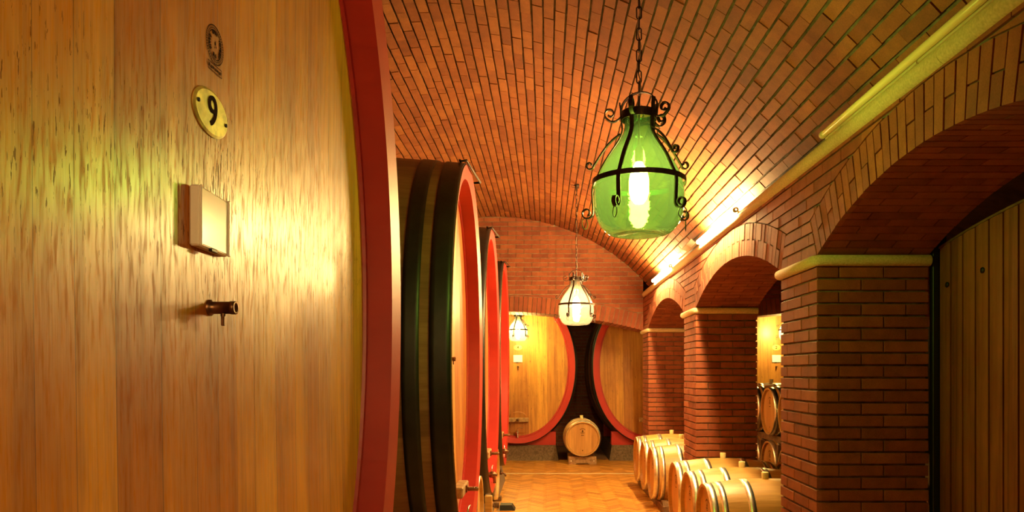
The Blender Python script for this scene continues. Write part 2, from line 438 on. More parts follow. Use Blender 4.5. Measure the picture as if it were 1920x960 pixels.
# --- pillars
def pillar(y0, label):
    t = thing('brick_pillar', label, 'pillar', (AX + PW/2, y0 + PW/2, 0), 0, 'brick pillars of the arcade')
    mb = MB(); u = PW/5; h = PW/2; d = .013
    mb.box(-h+d, h-d, -h+d, h-d, 0, H+.625, 1)
    n = 31; hc = (H+.618)/n; gv = .012; g = .0035
    A = [(0,2,0,1),(2,4,0,1),(4,5,0,1),(0,1,1,3),(0,1,3,5),(1,3,4,5),(3,5,4,5),(4,5,1,3),(4,5,3,4)]
    B = [(0,1,0,2),(0,1,2,4),(0,1,4,5),(1,3,0,1),(3,5,0,1),(4,5,1,3),(4,5,3,5),(1,3,4,5),(3,4,4,5)]
    for k in range(n):
        for (x0,x1,y0_,y1_) in (A if k % 2 else B):
            j = random.uniform(-.0015,.0015); e = lambda q, s: -h + q*u + (s*g if 0 < q < 5 else s*(-1)*j)
            mb.bbox(e(x0,1), e(x1,-1), e(y0_,1), e(y1_,-1), k*hc+gv/2, (k+1)*hc-gv/2, .0022)
    mb.build('shaft', [M['brick'], M['mortar_dark']], t)
    # stone capital roll around three sides, round nosed
    mb = MB(); r = .033; zc = H + .648; q = h + .012
    pts = []
    for (a, b) in ((h-.0, -q), (-q+.02, -q), (-q, -q+.02), (-q, q-.02), (-q+.02, q), (h, q)): pts.append((a, b, zc))
    mb.tube(pts, r, 14)
    mb.box(-h+.01, h, -h+.01, h-.01, zc-.025, zc+.032)
    for k in (0, -1):
        pass
    mb.build('capital', M['stone_trim'], t)
    return t
pillar(PILLARS[1], 'brick pillar of the arcade nearest the viewpoint, beyond the right edge')
pillar(PILLARS[2], 'large dark red brick pillar at right beside the plank door')
pillar(PILLARS[3], 'brick pillar behind the nearer barrels, half lit by a slanting light')
pillar(PILLARS[4], 'farthest brick pillar beside the end arch, behind the far barrels')

# --- arcade wall with its arches
def arcade():
    mb = MB()
    face = lambda u, v, n: (AX - n, u, H + v)
    ZT = 1.30
    Y0, Y1 = -1.70, 11.90
    # backing
    ys = [Y0 + (Y1-Y0)*i/240 for i in range(241)]
    for (c0, c1, rise) in ARCHES: ys += [c0, c1]
    ys = sorted(set(ys))
    def zlow(y):
        for (c0, c1, rise) in ARCHES:
            if c0 < y < c1:
                c, zc, R = arch_circle((c0+c1)/2, (c1-c0)/2, rise); return zc + sqrt(R*R - (y-c)**2) + .012
        return Z_CAP
    for i in range(len(ys)-1):
        ym = (ys[i]+ys[i+1])/2
        e = 1e-5
        a, b = zlow(ys[i]+e), zlow(ys[i+1]-e)
        x0, x1 = AX+.013, AX+PW-.013
        vs_ = [(x0,ys[i],H+a),(x0,ys[i+1],H+b),(x0,ys[i+1],H+ZT),(x0,ys[i],H+ZT),(x1,ys[i],H+a),(x1,ys[i+1],H+b),(x1,ys[i+1],H+3),(x1,ys[i],H+3)]
        mb.add(vs_, [(0,1,2,3),(4,7,6,5),(0,4,5,1)], 1)
    # ledge on top under the vault
    mb.add([(AX,Y0,H+ZT),(AX+PW,Y0,H+ZT),(AX+PW,Y1,H+ZT),(AX,Y1,H+ZT)], [(0,1,2,3)], 1)
    RT = .245
    for (c0, c1, rise) in ARCHES:
        c, zc, R = arch_circle((c0+c1)/2, (c1-c0)/2, rise)
        th = asin((c1-c0)/2/R); arc = 2*th*R; n = int(round(arc/.0735)); dth = 2*th/n
        gap = .004/R
        for sx, nx in ((AX, -1), (AX+PW, 1)):
            def pl(u, v, nn, sx=sx, nx=nx): return (sx + nx*nn, c + (R+v)*sin(u), H + zc + (R+v)*cos(u))
            for k in range(n):
                a0 = -th + k*dth + gap*1.2; a1 = -th + (k+1)*dth - gap*1.2
                j = random.uniform(-.002,.002)
                if k % 2 == 0: add_brick(mb, pl, [a0,a1], [0]*2, [RT]*2, .03, j)
                else:
                    add_brick(mb, pl, [a0,a1], [0]*2, [RT/2-.004]*2, .03, j); add_brick(mb, pl, [a0,a1], [RT/2+.004]*2, [RT]*2, .03, -j)
        # soffit
        def sf(u, v, nn): return (u, c + (R - nn)*sin(v), H + zc + (R - nn)*cos(v))
        for k in range(n):
            a0 = -th + k*dth + gap; a1 = -th + (k+1)*dth - gap
            u = AX + .012 - (k % 2)*BL/2 - .0
            while u < AX+PW:
                x0 = max(u+.004, AX+.030); x1 = min(u+BL-.004, AX+PW-.030); u += BL
                if x1-x0 < .03: continue
                add_brick(mb, sf, [x0,x1], [a0]*2, [a1]*2, .02, random.uniform(-.001,.001)-.001)
    # spandrel bricks (nave side)
    ext = []
    for (c0, c1, rise) in ARCHES:
        c, zc, R = arch_circle((c0+c1)/2, (c1-c0)/2, rise); th = asin((c1-c0)/2/R)
        ext.append((c, zc, R+RT, c-(R+RT)*sin(th), c+(R+RT)*sin(th), c0, c1))
    def low(y):
        for (c, zc, Re, a, b, c0, c1) in ext:
            if a <= y <= b: return zc + sqrt(Re*Re-(y-c)**2) + .008
        return Z_CAP
    for side in (0, 1):
        fc = face if side == 0 else (lambda u, v, n: (AX+PW+n, u, H+v))
        brickwall(mb, fc, Y0, Y1, Z_CAP+3*BH, 1.27 if side == 0 else 2.4, low=low, gu=.005)
        bounds = [(Y0, ext[0])] if False else []
        segs = []
        ps = PILLARS
        for i, y0 in enumerate(ps):
            # between skewbacks
            lft = ext[i-1] if i > 0 else None; rgt = ext[i] if i < len(ext) else None
            for r in range(3):
                a = Z_CAP + r*BH + .006; b = Z_CAP + (r+1)*BH - .006
                def sk(e, z, right):
                    c, zc, Re, ea, eb, c0, c1 = e
                    zt = zc + sqrt(Re*Re - (ea-c)**2); f = (z - Z_CAP)/(zt-Z_CAP)
                    return (c1 + (eb-c1)*f + .005) if right else (c0 + (ea-c0)*f - .005)
                L0 = [sk(lft, z, True) if lft else y0 for z in (a, b)]; R0 = [sk(rgt, z, False) if rgt else y0+PW for z in (a, b)]
                cuts = [L0]; yy = y0 + (.13 if r % 2 else .26)
                while yy < min(R0) - .06: 
                    if yy > max(L0)+.05: cuts.append([yy, yy])
                    yy += BL
                cuts.append(R0)
                for q in range(len(cuts)-1):
                    A_, B_ = cuts[q], cuts[q+1]
                    g0 = .003 if q else 0; g1 = .003 if q < len(cuts)-2 else 0
                    P = [(A_[0]+g0, a), (B_[0]-g1, a), (B_[1]-g1, b), (A_[1]+g0, b)]
                    vs_ = [fc(p[0], p[1], 0) for p in P] + [fc(p[0], p[1], -.03) for p in P]
                    mb.add(vs_, [(0,1,2,3),(0,4,5,1),(1,5,6,2),(2,6,7,3),(3,7,4,0)])
    return tag(mb.build('wall_right', [M['brick'], M['mortar_dark']]), 'brick arcade wall with segmental arches on pillars', None, None, 'structure')
arcade()

# --- vaults
def vault(name, cx, side_full, y0, y1, yb, label):
    mb = MB()
    zt = 1.28
    a_max = math.acos((zt - VC[1])/VR)
    s_max = VR*a_max
    def pl(u, v, n):
        a = v/VR; return (cx + (VR-n)*sin(a), u, H + VC[1] + (VR-n)*cos(a))
    brickwall(mb, pl, yb, y1, -s_max, s_max, gu=.007, gv=.015, L=.27, Hc=.0805, jit=.003, rnd=.004)
    n = 60
    for (a, b) in ((y0, yb), (yb, y1)):
        vs_ = []
        for i in range(n+1):
            v = -s_max + 2*s_max*i/n
            vs_ += [pl(a, v, -.021), pl(b, v, -.021)]
        mb.add(vs_, [(2*i, 2*i+1, 2*i+3, 2*i+2) for i in range(n)], 1, True)
    return tag(mb.build(name, [M['brickv'], M['mortar_dark']]), label, None, None, 'structure')
vault('ceiling', VC[0], True, -4.3, 11.85, .8, 'brick barrel vault over the aisle')
CX2 = AX + PW + (AX - VC[0])
# neighbouring nave: same vault, only its shell
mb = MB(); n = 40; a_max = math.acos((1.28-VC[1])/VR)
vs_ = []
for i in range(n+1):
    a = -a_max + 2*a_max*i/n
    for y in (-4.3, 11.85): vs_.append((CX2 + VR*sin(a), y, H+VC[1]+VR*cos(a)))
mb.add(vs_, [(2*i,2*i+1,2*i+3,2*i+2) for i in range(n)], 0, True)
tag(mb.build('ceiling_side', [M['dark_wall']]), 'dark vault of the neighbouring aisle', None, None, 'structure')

# --- end walls with flat segmental arches
Y_END = 11.85
def endwall(name, cx, label, extra):
    mb = MB(); half = AX - VC[0]; rise = .31
    c, zc, R = arch_circle(cx, half, rise); th = asin(half/R); RT = .25
    def fc(u, v, n): return (u, Y_END - n, H + v)
    zv = lambda x: VC[1] + sqrt(max(VR*VR - (x-cx)**2, 0)) - .0
    ext_l = lambda x: zc + sqrt((R+RT)**2 - (x-c)**2) + .008
    brickwall(mb, fc, cx-half, cx+half, Z_CAP+RT-.03, 2.6, low=ext_l, high=lambda x: min(zv(x), 9), gu=.007, gv=.012)
    n = int(round(2*th*R/.0735)); dth = 2*th/n; g = .005/R
    def pl(u, v, nn): return (c + (R+v)*sin(u), Y_END - nn, H + zc + (R+v)*cos(u))
    for k in range(n):
        add_brick(mb, pl, [-th+k*dth+g, -th+(k+1)*dth-g], [0]*2, [RT]*2, .03, random.uniform(-.002,.002))
    def sf(u, v, nn): return (c + (R-nn)*sin(v), u, H + zc + (R-nn)*cos(v))
    for k in range(n):
        for (a, b) in ((.03, .26), (.27, .50), (.51, .64)) if k % 2 else ((.03, .13), (.14, .38), (.39, .64)):
            add_brick(mb, sf, [Y_END+a, Y_END+b], [-th+k*dth+g]*2, [-th+(k+1)*dth-g]*2, .02, 0)
    # backing
    m_ = 60; xs = [cx - half + 2*half*i/m_ for i in range(m_+1)]
    for i in range(m_):
        a, b = xs[i], xs[i+1]; za, zb = zc+sqrt(R*R-(a-c)**2)+.014, zc+sqrt(R*R-(b-c)**2)+.014
        y0, y1 = Y_END+.013, Y_END+PW
        mb.add([(a,y0,H+za),(b,y0,H+zb),(b,y0,H+2.7),(a,y0,H+2.7),(a,y1,H+za),(b,y1,H+zb),(b,y1,H+2.7),(a,y1,H+2.7)],
               [(0,1,2,3),(4,7,6,5),(0,4,5,1)], 1)
    return tag(mb.build(name, [M['brick'], M['mortar']]), label, None, None, 'structure')
endwall('wall_back', VC[0], 'brick end wall over a wide flat arch', None)
endwall('wall_back_side', CX2, 'end wall of the neighbouring aisle over its arch', None)

# --- plain enclosing walls
def quad_wall(name, pts, m, label):
    mb = MB(); mb.add([(x, y, H+z) for x, y, z in pts], [(0,1,2,3)])
    return tag(mb.build(name, [m]), label, None, None, 'structure')
def bricked(name, place, u0, u1, v0, v1, label, back):
    mb = MB(); brickwall(mb, place, u0, u1, v0, v1, gu=.007)
    mb.add([place(u0, v0, -.013), place(u1, v0, -.013), place(u1, v1, -.013), place(u0, v1, -.013)], [(0,1,2,3)], 1)
    return tag(mb.build(name, [M['brick'], M['mortar']]), label, None, None, 'structure')
XL = VC[0] - (AX - VC[0]) - .15
quad_wall('wall_left', [(XL,-4.3,-H),(XL,16.4,-H),(XL,16.4,2.8),(XL,-4.3,2.8)], M['brick'], 'brick wall behind the big casks')
quad_wall('wall_front', [(XL,-4.3,-H),(7.6,-4.3,-H),(7.6,-4.3,2.8),(XL,-4.3,2.8)], M['brick'], 'brick wall behind the viewpoint')
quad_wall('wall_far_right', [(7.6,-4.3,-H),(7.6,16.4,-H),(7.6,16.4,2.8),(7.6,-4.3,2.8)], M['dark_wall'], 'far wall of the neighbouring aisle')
bricked('wall_niche', lambda u, v, n: (u, 16.0 - n, H+v), -3.4, 7.6, -H, 2.0, 'brick wall behind the end row of casks', None)
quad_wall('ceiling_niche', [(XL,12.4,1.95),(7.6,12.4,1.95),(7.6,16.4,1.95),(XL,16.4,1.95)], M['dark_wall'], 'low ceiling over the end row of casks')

# --- floor
def floor():
    mb = MB(); W_, k = .066, 4
    mb.add([(XL,-4.3,-.004),(7.6,-4.3,-.004),(7.6,16.4,-.004),(XL,16.4,-.004)], [(0,1,2,3)], 1)
    cs = cos(pi/4); g = .007
    X0, X1, Y0, Y1 = -3.2, 4.4, 2.6, 13.6
    for j in range(-60, 61):
        for i in range(-20, 260):
            for (a, b, w_, h_) in ((i+k*j, i-k*j, k, 1), (i-1+k*j, i-k*j, 1, k)):
                cx = (a + w_/2)*W_; cy = (b + h_/2)*W_
                x = (cx - cy)*cs; y = (cx + cy)*cs
                if not (X0 < x < X1 and Y0 < y < Y1): continue
                P = [(a*W_+g/2, b*W_+g/2), ((a+w_)*W_-g/2, b*W_+g/2), ((a+w_)*W_-g/2, (b+h_)*W_-g/2), (a*W_+g/2, (b+h_)*W_-g/2)]
                z = random.uniform(-.0006, .0006)
                top = [((p-q)*cs, (p+q)*cs, z) for p, q in P]; bot = [(x_, y_, -.004) for x_, y_, _ in top]
                mb.add(top+bot, [(0,1,2,3),(0,4,5,1),(1,5,6,2),(2,6,7,3),(3,7,4,0)], 0)
    return tag(mb.build('floor', [M['floor'], M['grout']]), 'terracotta herringbone floor', None, None, 'structure')
floor()
mb = MB(); mb.box(XL, AX, 11.60, 11.66, -.003, .004)
tag(mb.build('trim_2', M['stone_trim']), 'pale threshold strip across the floor', None, None, 'structure')

# --- cornice roll
mb = MB(); ys = [-4.2, -3.4]
y = -4.2; k = 0
while y < 11.8:
    y2 = min(y + 1.18, 11.80)
    mb.tube([(1.585, y+.001, H+1.262), (1.585, y2-.001, H+1.262)], .045, 18); y = y2
mb.box(1.585, 1.72, -4.2, 11.8, H+1.235, H+1.30)
tag(mb.build('trim_1', M['stone_trim']), 'rounded sandstone cornice along the arcade', None, None, 'structure')

# ------------------------------------------------------------------ fluorescent lights on the cornice
TX, TZ = 1.522, 1.308
def tube_light(y0, y1, lit, label, mt):
    t = thing('cornice_light', label, 'light', (TX, (y0+y1)/2, H+TZ), 0, 'tube lights along the cornice')
    h = (y1-y0)/2
    mb = MB(); r = .019
    prof = [(.004, -h), (r*.8, -h+.004), (r, -h+.02), (r, h-.02), (r*.8, h-.004), (.004, h)]
    mb.lathe(prof, 18, axis='y', cap=True); mb.build('tube', mt, t)
    for s in (-1, 1):
        mb = MB(); mb.lathe([(.004, s*h), (.021, s*h), (.022, s*(h-.035)), (.004, s*(h-.035))], 16, axis='y'); mb.build('end_cap', M['fix'], t)
    mb = MB()
    for q in (-.8, 0, .8): mb.box(.012, .05, q*h-.012, q*h+.012, -.026, -.016)
    mb.box(.016, .045, -h, h, -.024, -.012); mb.build('channel', M['fix'], t)
    return t
area = 2*pi*.019*1.7
m_on = emit('lit_tube', TUBE_COL, TUBE_P)
tube_light(5.85, 7.35, True, 'glowing tube light above the arch between the two nearer pillars', m_on)
tube_light(8.95, 10.45, True, 'glowing tube light farthest along the cornice near the end wall', m_on)
tube_light(-3.9, -2.2, True, 'added unseen tube light behind the viewpoint, lighting the numeral 9 cask', m_on)  # out-of-view tube added to brighten the big left cask head
tube_light(2.05, 4.02, False, 'unlit yellowish tube light at upper right above the near arch', M['tube_off'])
# junction box and conduit
t = thing('junction_box', 'small pale box on the vault just above the cornice between glowing tubes', 'box', (1.555, 7.95, H+1.385))
mb = MB(); mb.bbox(-.035, .035, -.11, .11, -.045, .045, .006); o = mb.build('body', M['white'], t); o.rotation_euler = (0, R_(40), 0)
mb = MB(); mb.tube([(0,-.5,-.055),(0,.6,-.055)], .008, 8); mb.build('conduit', M['fix'], t)

# ------------------------------------------------------------------ oval casks
def ell(th, a, b, p=2.0):
    c, s = cos(th), sin(th)
    return (a*math.copysign(abs(c)**(2/p), c), b*math.copysign(abs(s)**(2/p), s))
NSEG = 120
LIPW = .105
def loft(mb, prof, a, b, zc, mi=0, n=NSEG, p=2.05, smooth=True, cap=None):
    """prof: (x, d) d = offset of radius from (a,b)"""
    vs_ = []
    for (x, d) in prof:
        for k in range(n):
            y, z = ell(2*pi*k/n, a+d, b+d, p); vs_.append((x, y, zc+z))
    fs = [(i*n+k, i*n+(k+1) % n, (i+1)*n+(k+1) % n, (i+1)*n+k) for i in range(len(prof)-1) for k in range(n)]
    mb.add(vs_, fs, mi, smooth)
    if cap is not None: mb.add(vs_[-n:], [list(range(n))], mi)
def mesh_text(s, size, depth=.002, bold=0.0):
    cu = bpy.data.curves.new('txt', 'FONT'); cu.body = s; cu.size = size; cu.extrude = depth; cu.offset = bold
    cu.align_x = 'CENTER'; cu.align_y = 'CENTER'
    ob = bpy.data.objects.new('txt', cu); COL.objects.link(ob)
    dg = bpy.context.evaluated_depsgraph_get(); dg.update()
    me = bpy.data.meshes.new_from_object(ob.evaluated_get(dg)); bpy.data.objects.remove(ob)
    return [tuple(v.co) for v in me.vertices], [tuple(p.vertices) for p in me.polygons]
def oval_cask(loc, rz, label, group, a=1.05, b=1.40, zc=H+.12, length=2.5, bulge=.085, headm='head', number=None, sign=False, door=True, tap=True, big=False, handle=True, drain=False, sy=0.0):
    """local +x = out of the head, head plane at x=0, base on the floor"""
    t = thing('oval_cask', label, 'cask', loc, rz, group)
    ah, bh = a - LIPW, b - LIPW
    # head boards, slightly dished
    mb = MB(); n = NSEG; vs_ = [(-.03, 0, zc)]; K = 10
    for q in range(1, K+1):
        f = q/K
        for k in range(n):
            y, z = ell(2*pi*k/n, ah*f, bh*f, 2.05); vs_.append((-.03*(1-f*f), y, zc+z))
    fs = [(0, 1+(k+1) % n, 1+k) for k in range(n)]
    for q in range(K-1):
        for k in range(n): fs.append((1+q*n+k, 1+q*n+(k+1) % n, 1+(q+1)*n+(k+1) % n, 1+(q+1)*n+k))
    mb.add(vs_, fs, 0, True); mb.build('head', M[headm], t)
    # red chime: fillet ledge, inner wall, bevelled lip
    mb = MB(); lip = LIPW
    loft(mb, [(-.004, -lip-.028), (.012, -lip-.024)], a, b, zc, smooth=False)
    loft(mb, [(.012, -lip-.024), (.014, -lip-.004)], a, b, zc, smooth=False)
    loft(mb, [(.014, -lip-.004), (.112, -lip+.004)], a, b, zc, smooth=False)
    loft(mb, [(.112, -lip+.004), (.128, 0)], a, b, zc, smooth=False)
    mb.build('chime', M['red'], t)
    # body of staves: separate strips so every stave gets its own tone
    x1 = -length
    rad = lambda x: bulge*sin(pi*(x - .128)/(x1 - .128))
    xs = [.128 + (x1-.128)*i/14 for i in range(15)]
    mb = MB(); ns_ = 64 if big else 52; sub = 3
    for s in range(ns_):
        vs_ = []
        for x in xs:
            for q in range(sub+1):
                th = 2*pi*(s + q/sub)/ns_
                y, z = ell(th, a+rad(x), b+rad(x), 2.05); vs_.append((x, y, zc+z))
        w_ = sub+1
        mb.add(vs_, [(i*w_+q, i*w_+q+1, (i+1)*w_+q+1, (i+1)*w_+q) for i in range(len(xs)-1) for q in range(sub)], 0, True)
    loft(mb, [(x1, 0), (x1+.08, -.05)], a, b, zc, 0, cap=1)
    mb.build('staves', M['oldstave'], t)
    # hoops
    spans = [(.120, -.010), (-.070, -.175), (-.42, -.54)]
    L_ = .128 - x1
    spans += [(x1 + .128 - s1, x1 + .128 - s0) for (s0, s1) in spans]
    for (s0, s1) in spans:
        mb = MB(); pr = [(s0, rad(s0)+.001)] + [(s0+(s1-s0)*q/4, rad(s0+(s1-s0)*q/4)+.008) for q in range(5)] + [(s1, rad(s1)+.001)]
        loft(mb, pr, a, b, zc, 0); mb.build('hoop', M['iron'], t)
    if handle:
        mb = MB(); zt = zc + b
        mb.tube([(.10,-.36,zt-.045),(.135,-.33,zt-.03),(.165,.42,zt+.01),(.10,.45,zt+.012),(.075,.40,zt+.012),(.085,-.30,zt-.02)], .009, 8, closed=True)
        mb.build('handle', M['wrought'], t)
    hx = lambda y, z: -.03*(1 - min(1, (y/ah)**2 + ((z-zc)/bh)**2))
    if number:
        pz = H + (.603 if big else .456); s = 1.0 if not big else 1.0
        A_, B_ = (.086, .054) if big else (.079, .052)
        mb = MB(); x0 = hx(0, pz)
        rng = [(A_, 0), (A_, .003), (A_-.006, .006)]
        vs_ = []
        for (ra, xx) in rng:
            for k in range(48): vs_.append((x0+xx, sy+ra*cos(2*pi*k/48), pz + (ra-A_+B_)*sin(2*pi*k/48)))
        mb.add(vs_, [(i*48+k, i*48+(k+1) % 48, (i+1)*48+(k+1) % 48, (i+1)*48+k) for i in range(2) for k in range(48)] + [list(range(96, 144))])
        pl = mb.build('number_plate', M['platem'], t)
        V, Fc = mesh_text(number, .100 if big else .075, .0015, 0.0 if big else .0012)
        mb = MB(); mb.add([(x0+.007+v[2], sy+v[0], pz+v[1]) for v in V], Fc); mb.build('numeral', M['ink'], pl)
        for s_ in (-1, 1):
            mb = MB(); mb.lathe([(.0045, x0+.004), (.0045, x0+.009), (.001, x0+.0095)], 10, axis='x', c=(0, sy+s_*(A_-.017), pz+s_*-.006), cap=True); mb.build('screw', M['black'], pl)
    if sign:
        pz = H + (.345 if big else .25); x0 = hx(0, pz)
        mb = MB(); mb.bbox(x0-.002, x0+.020, -.083, .083, -.067, .067, .004)
        sg = mb.build('label_holder', M['white'], t); sg.location = (0, sy-.018 if big else sy, pz)
        if big: sg.rotation_euler = (0, 0, R_(3))
        mb = MB()
        mb.bbox(x0+.0195, x0+.0215, -.078, .074, -.062, .062, .001); mb.build('card', M['paper'], sg)
        for (p0, p1) in ((.074, .083), (-.083, -.078)):
            mb = MB(); mb.bbox(x0+.020, x0+.026, p0, p1, -.067, .067, .002); mb.build('side_clip', M['white'], sg)
        mb = MB(); mb.bbox(x0+.018, x0+.026, -.028, .004, -.071, -.064, .001); mb.build('latch', M['black'], sg)
    if tap:      # sampling tap
        pz = H + (.150 if big else .10); x0 = hx(0, pz); s = 1.0
        mb = MB(); L = .062 if big else .05
        mb.lathe([(.019, x0-.003), (.019, x0+.004), (.0145, x0+.006), (.0145, x0+L-.012), (.0155, x0+L-.012), (.0155, x0+L), (.010, x0+L), (.009, x0+L-.02), (.001, x0+L-.02)], 20, axis='x', c=(0, sy, pz))
        tp = mb.build('sampling_tap', M['bronze'], t)
        mb = MB(); mb.bbox(x0+.028, x0+.036, -.004+sy, .004+sy, pz-.042, pz-.012, .0015); mb.tube([(x0+.032,sy,pz-.012),(x0+.032,sy,pz-.02)], .006, 8)
        mb.build('lever', M['bronze'], tp)
    if big:
        stamp(t, hx(0, H+.770)+.0012, sy+.02, H+.770)
    if door:
        zd = H - .90 - (.3 if big else 0)
        if big: zd = H - .95
        mb = MB(); out = []
        for k in range(0, 17):
            a_ = pi*k/16; out.append((.15*cos(a_), .09 + .085*sin(a_)))
        out += [(-.15, -.20), (-.13, -.225), (.13, -.225), (.15, -.20)]
        N = len(out)
        vs_ = [(-.03, y, zd+z) for y, z in out] + [(.008, y, zd+z) for y, z in out] + [(.014, y*.94, zd+z*.94) for y, z in out]
        mb.add(vs_, [(i, (i+1) % N, N+(i+1) % N, N+i) for i in range(N)] + [(N+i, N+(i+1) % N, 2*N+(i+1) % N, 2*N+i) for i in range(N)] + [list(range(2*N, 3*N))])
        d = mb.build('manhole_door', M[headm], t)
        mb = MB(); mb.bbox(.014, .095, -.20, .20, zd-.015, zd+.065, .010); mb.build('crossbar', M['beam'], d)
        mb = MB(); zz = zd + .028
        mb.lathe([(.030, .094), (.030, .106), (.022, .108)], 6, axis='x', c=(0,0,zz), smooth=False, cap=True)
        mb.lathe([(.016, .10), (.016, .185), (.013, .19)], 14, axis='x', c=(0,0,zz), cap=True)
        for q in range(7): mb.lathe([(.016, .115+q*.010), (.0185, .118+q*.010), (.016, .121+q*.010)], 14, axis='x', c=(0,0,zz))
        mb.build('bolt', M['bronze'], d)
        zv = zd - .20
        mb = MB()
        mb.lathe([(.030, .010), (.030, .022), (.018, .024), (.018, .075), (.027, .08), (.036, .10), (.036, .13), (.026, .15), (.018, .155), (.018, .17)], 18, axis='x', c=(0,0,zv), cap=True)
        mb.tube([(.125,0,zv),(.135,0,zv-.03),(.14,0,zv-.07),(.14,0,zv-.09)], [.016,.016,.014,.017], 10)
        v = mb.build('valve', M['steel'] if headm == 'headb' else M['bronze'], t)
        mb = MB(); mb.tube([(.11,0,zv+.03),(.11,0,zv+.07),(.112,.03,zv+.085),(.115,.10,zv+.085)], .007, 8)
        mb.build('valve_lever', M['steel'], v)
    if drain:
        zq = .22
        mb = MB(); mb.tube([(-.06,0,.30),(-.05,0,.27),(-.02,0,zq+.01),(.03,0,zq),(.09,0,zq),(.12,0,zq-.01),(.13,0,zq-.045)], .013, 10)
        mb.lathe([(.02, .045), (.024, .05), (.024, .075), (.02, .08)], 12, axis='x', c=(0,0,zq), cap=True)
        mb.tube([(.062,-.035,zq+.045),(.062,0,zq+.035),(.062,.035,zq+.045)], .006, 8); mb.tube([(.062,0,zq+.02),(.062,0,zq+.045)], .006, 8)
        mb.build('drain_tap', M['bronze'], t)
    return t
def stamp(t, x, y, z):
    """burnt round seal: two rings, tick border, mottled emblem, banner under it"""
    mb = MB()
    def ring(r0, r1, n=48, a0=0, a1=2*pi, cy=0, cz=0, sq=1):
        vs_ = []
        for k in range(n+1):
            a = a0 + (a1-a0)*k/n
            for r in (r0, r1): vs_.append((x, y+cy+r*cos(a)*sq, z+cz+r*sin(a)))
        mb.add(vs_, [(2*k, 2*k+1, 2*k+3, 2*k+2) for k in range(n)])
    ring(.0435, .0455); ring(.0370, .0382); ring(.0325, .0345)
    for k in range(44):
        a = 2*pi*k/44; ring(.0382, .0435, 1, a, a+.035)
    rr = random.Random(4)
    for (a0, a1, r0, r1) in ((2.5, 3.9, .022, .032), (1.2, 2.1, .025, .034), (.0, .75, .024, .033), (-.9, .0, .023, .033), (4.3, 5.0, .020, .030)):
        a = a0
        while a < a1:
            d = rr.uniform(.05, .14); q = rr.uniform(-.002, .002); ring(r0+q, r1+q*.5, 3, a, min(a+d, a1)); a += d + rr.uniform(0, .05)
    for (cy, cz, r) in ((.002,.004,.0045), (.006,-.003,.003), (-.001,-.006,.0025), (.004,.010,.002)): ring(0, r, 10, 0, 2*pi, cy, cz, .6)
    def bar(y0, y1, z0, z1): mb.add([(x, y+y0, z+z0), (x, y+y1, z+z0), (x, y+y1, z+z1), (x, y+y0, z+z1)], [(0,1,2,3)])
    bar(-.036, .036, -.0655, -.0640); bar(-.036, .036, -.0480, -.0465); bar(-.036, -.0345, -.0655, -.0465); bar(.0345, .036, -.0655, -.0465)
    q = -.032
    while q < .031:
        w_ = rr.uniform(.002, .005); bar(q, q+w_, -.062+rr.uniform(0,.004), -.051-rr.uniform(0,.003)); q += w_ + rr.uniform(.0008, .002)
    mb.build('burnt_seal', M['ink'], t)

LX = -.70
row = 'large oval casks along the left wall'
oval_cask((-.755, 1.65, 0), 0, 'huge oval cask filling the left side, brass plate with numeral 9', row, a=1.48, b=1.75, zc=H+.25, length=1.50, bulge=.05, headm='head9', number='9', sign=True, big=True, handle=False, sy=.044)
oval_cask((LX, 5.45, 0), 0, 'oval cask with black hoops and red rim, first beyond the numeral 9 cask', row)
oval_cask((LX, 7.82, 0), 0, 'red-rimmed oval cask in the middle of the left row, third from the viewpoint', row, drain=True)
oval_cask((LX, 10.12, 0), 0, 'last red-rimmed oval cask of the left row, nearest the end wall', row, drain=True)
rowb = 'large oval casks behind the end arch'
YB = 13.42
oval_cask((-.53, YB, 0), -pi/2, 'end-row oval cask left of the small barrel, plate with numeral 4', rowb, zc=H+.10, headm='headb', number='4', sign=True, length=2.3)
oval_cask((1.90, YB, 0), -pi/2, 'end-row oval cask right of the small barrel, partly behind the farthest pillar', rowb, zc=H+.10, headm='headb', number='3', sign=True, length=2.3)
oval_cask((4.24, YB, 0), -pi/2, 'oval cask seen between the two brick pillars, plate with numeral 2', rowb, zc=H+.10, headm='headb', number='2', sign=True, length=2.3)

def plinth(loc, rz, a, b, zc, label, length, hw=.745, top=.275, red_top=.52, group='plinths under the oval casks'):
    t = thing('cask_plinth', label, 'plinth', loc, rz, group)
    mb = MB(); x0, x1 = -length+.1, .02
    vs_ = [(x0,-hw-.05,0),(x1+.06,-hw-.05,0),(x1+.06,hw+.05,0),(x0,hw+.05,0),(x0,-hw,top),(x1,-hw,top),(x1,hw,top),(x0,hw,top)]
    mb.add(vs_, [(0,3,2,1),(4,5,6,7),(0,1,5,4),(1,2,6,5),(2,3,7,6),(3,0,4,7)]); mb.build('stone_base', M['plinth'], t)
    for xx in (-.14, -length+.35):
        mb = MB(); n = 24; vs_ = []
        for i in range(n+1):
            y = -hw + 2*hw*i/n; f = abs(y)/(a+.02)
            zt = min(zc - (b+.02)*sqrt(max(0, 1-f*f)) + .006, red_top)
            zt = max(zt, top+.003)
            for x_ in (xx-.12, xx+.10): vs_ += [(x_, y, top-.001), (x_, y, zt)]
        fs = []
        for i in range(n):
            a_ = 4*i; b_ = 4*i+4
            fs += [(a_+2,b_+2,b_+3,a_+3), (a_,a_+1,b_+1,b_), (a_+1,a_+3,b_+3,b_+1)]
        fs += [(0,2,3,1), (4*n,4*n+1,4*n+3,4*n+2)]
        mb.add(vs_, fs); mb.build('red_cradle', M['red'], t)
    return t
plinth((LX, 5.45, 0), 0, 1.05, 1.40, H+.12, 'plinth under the first cask beyond the numeral 9 cask', 2.5)
plinth((LX, 7.82, 0), 0, 1.05, 1.40, H+.12, 'plinth under the middle cask of the left row', 2.5)
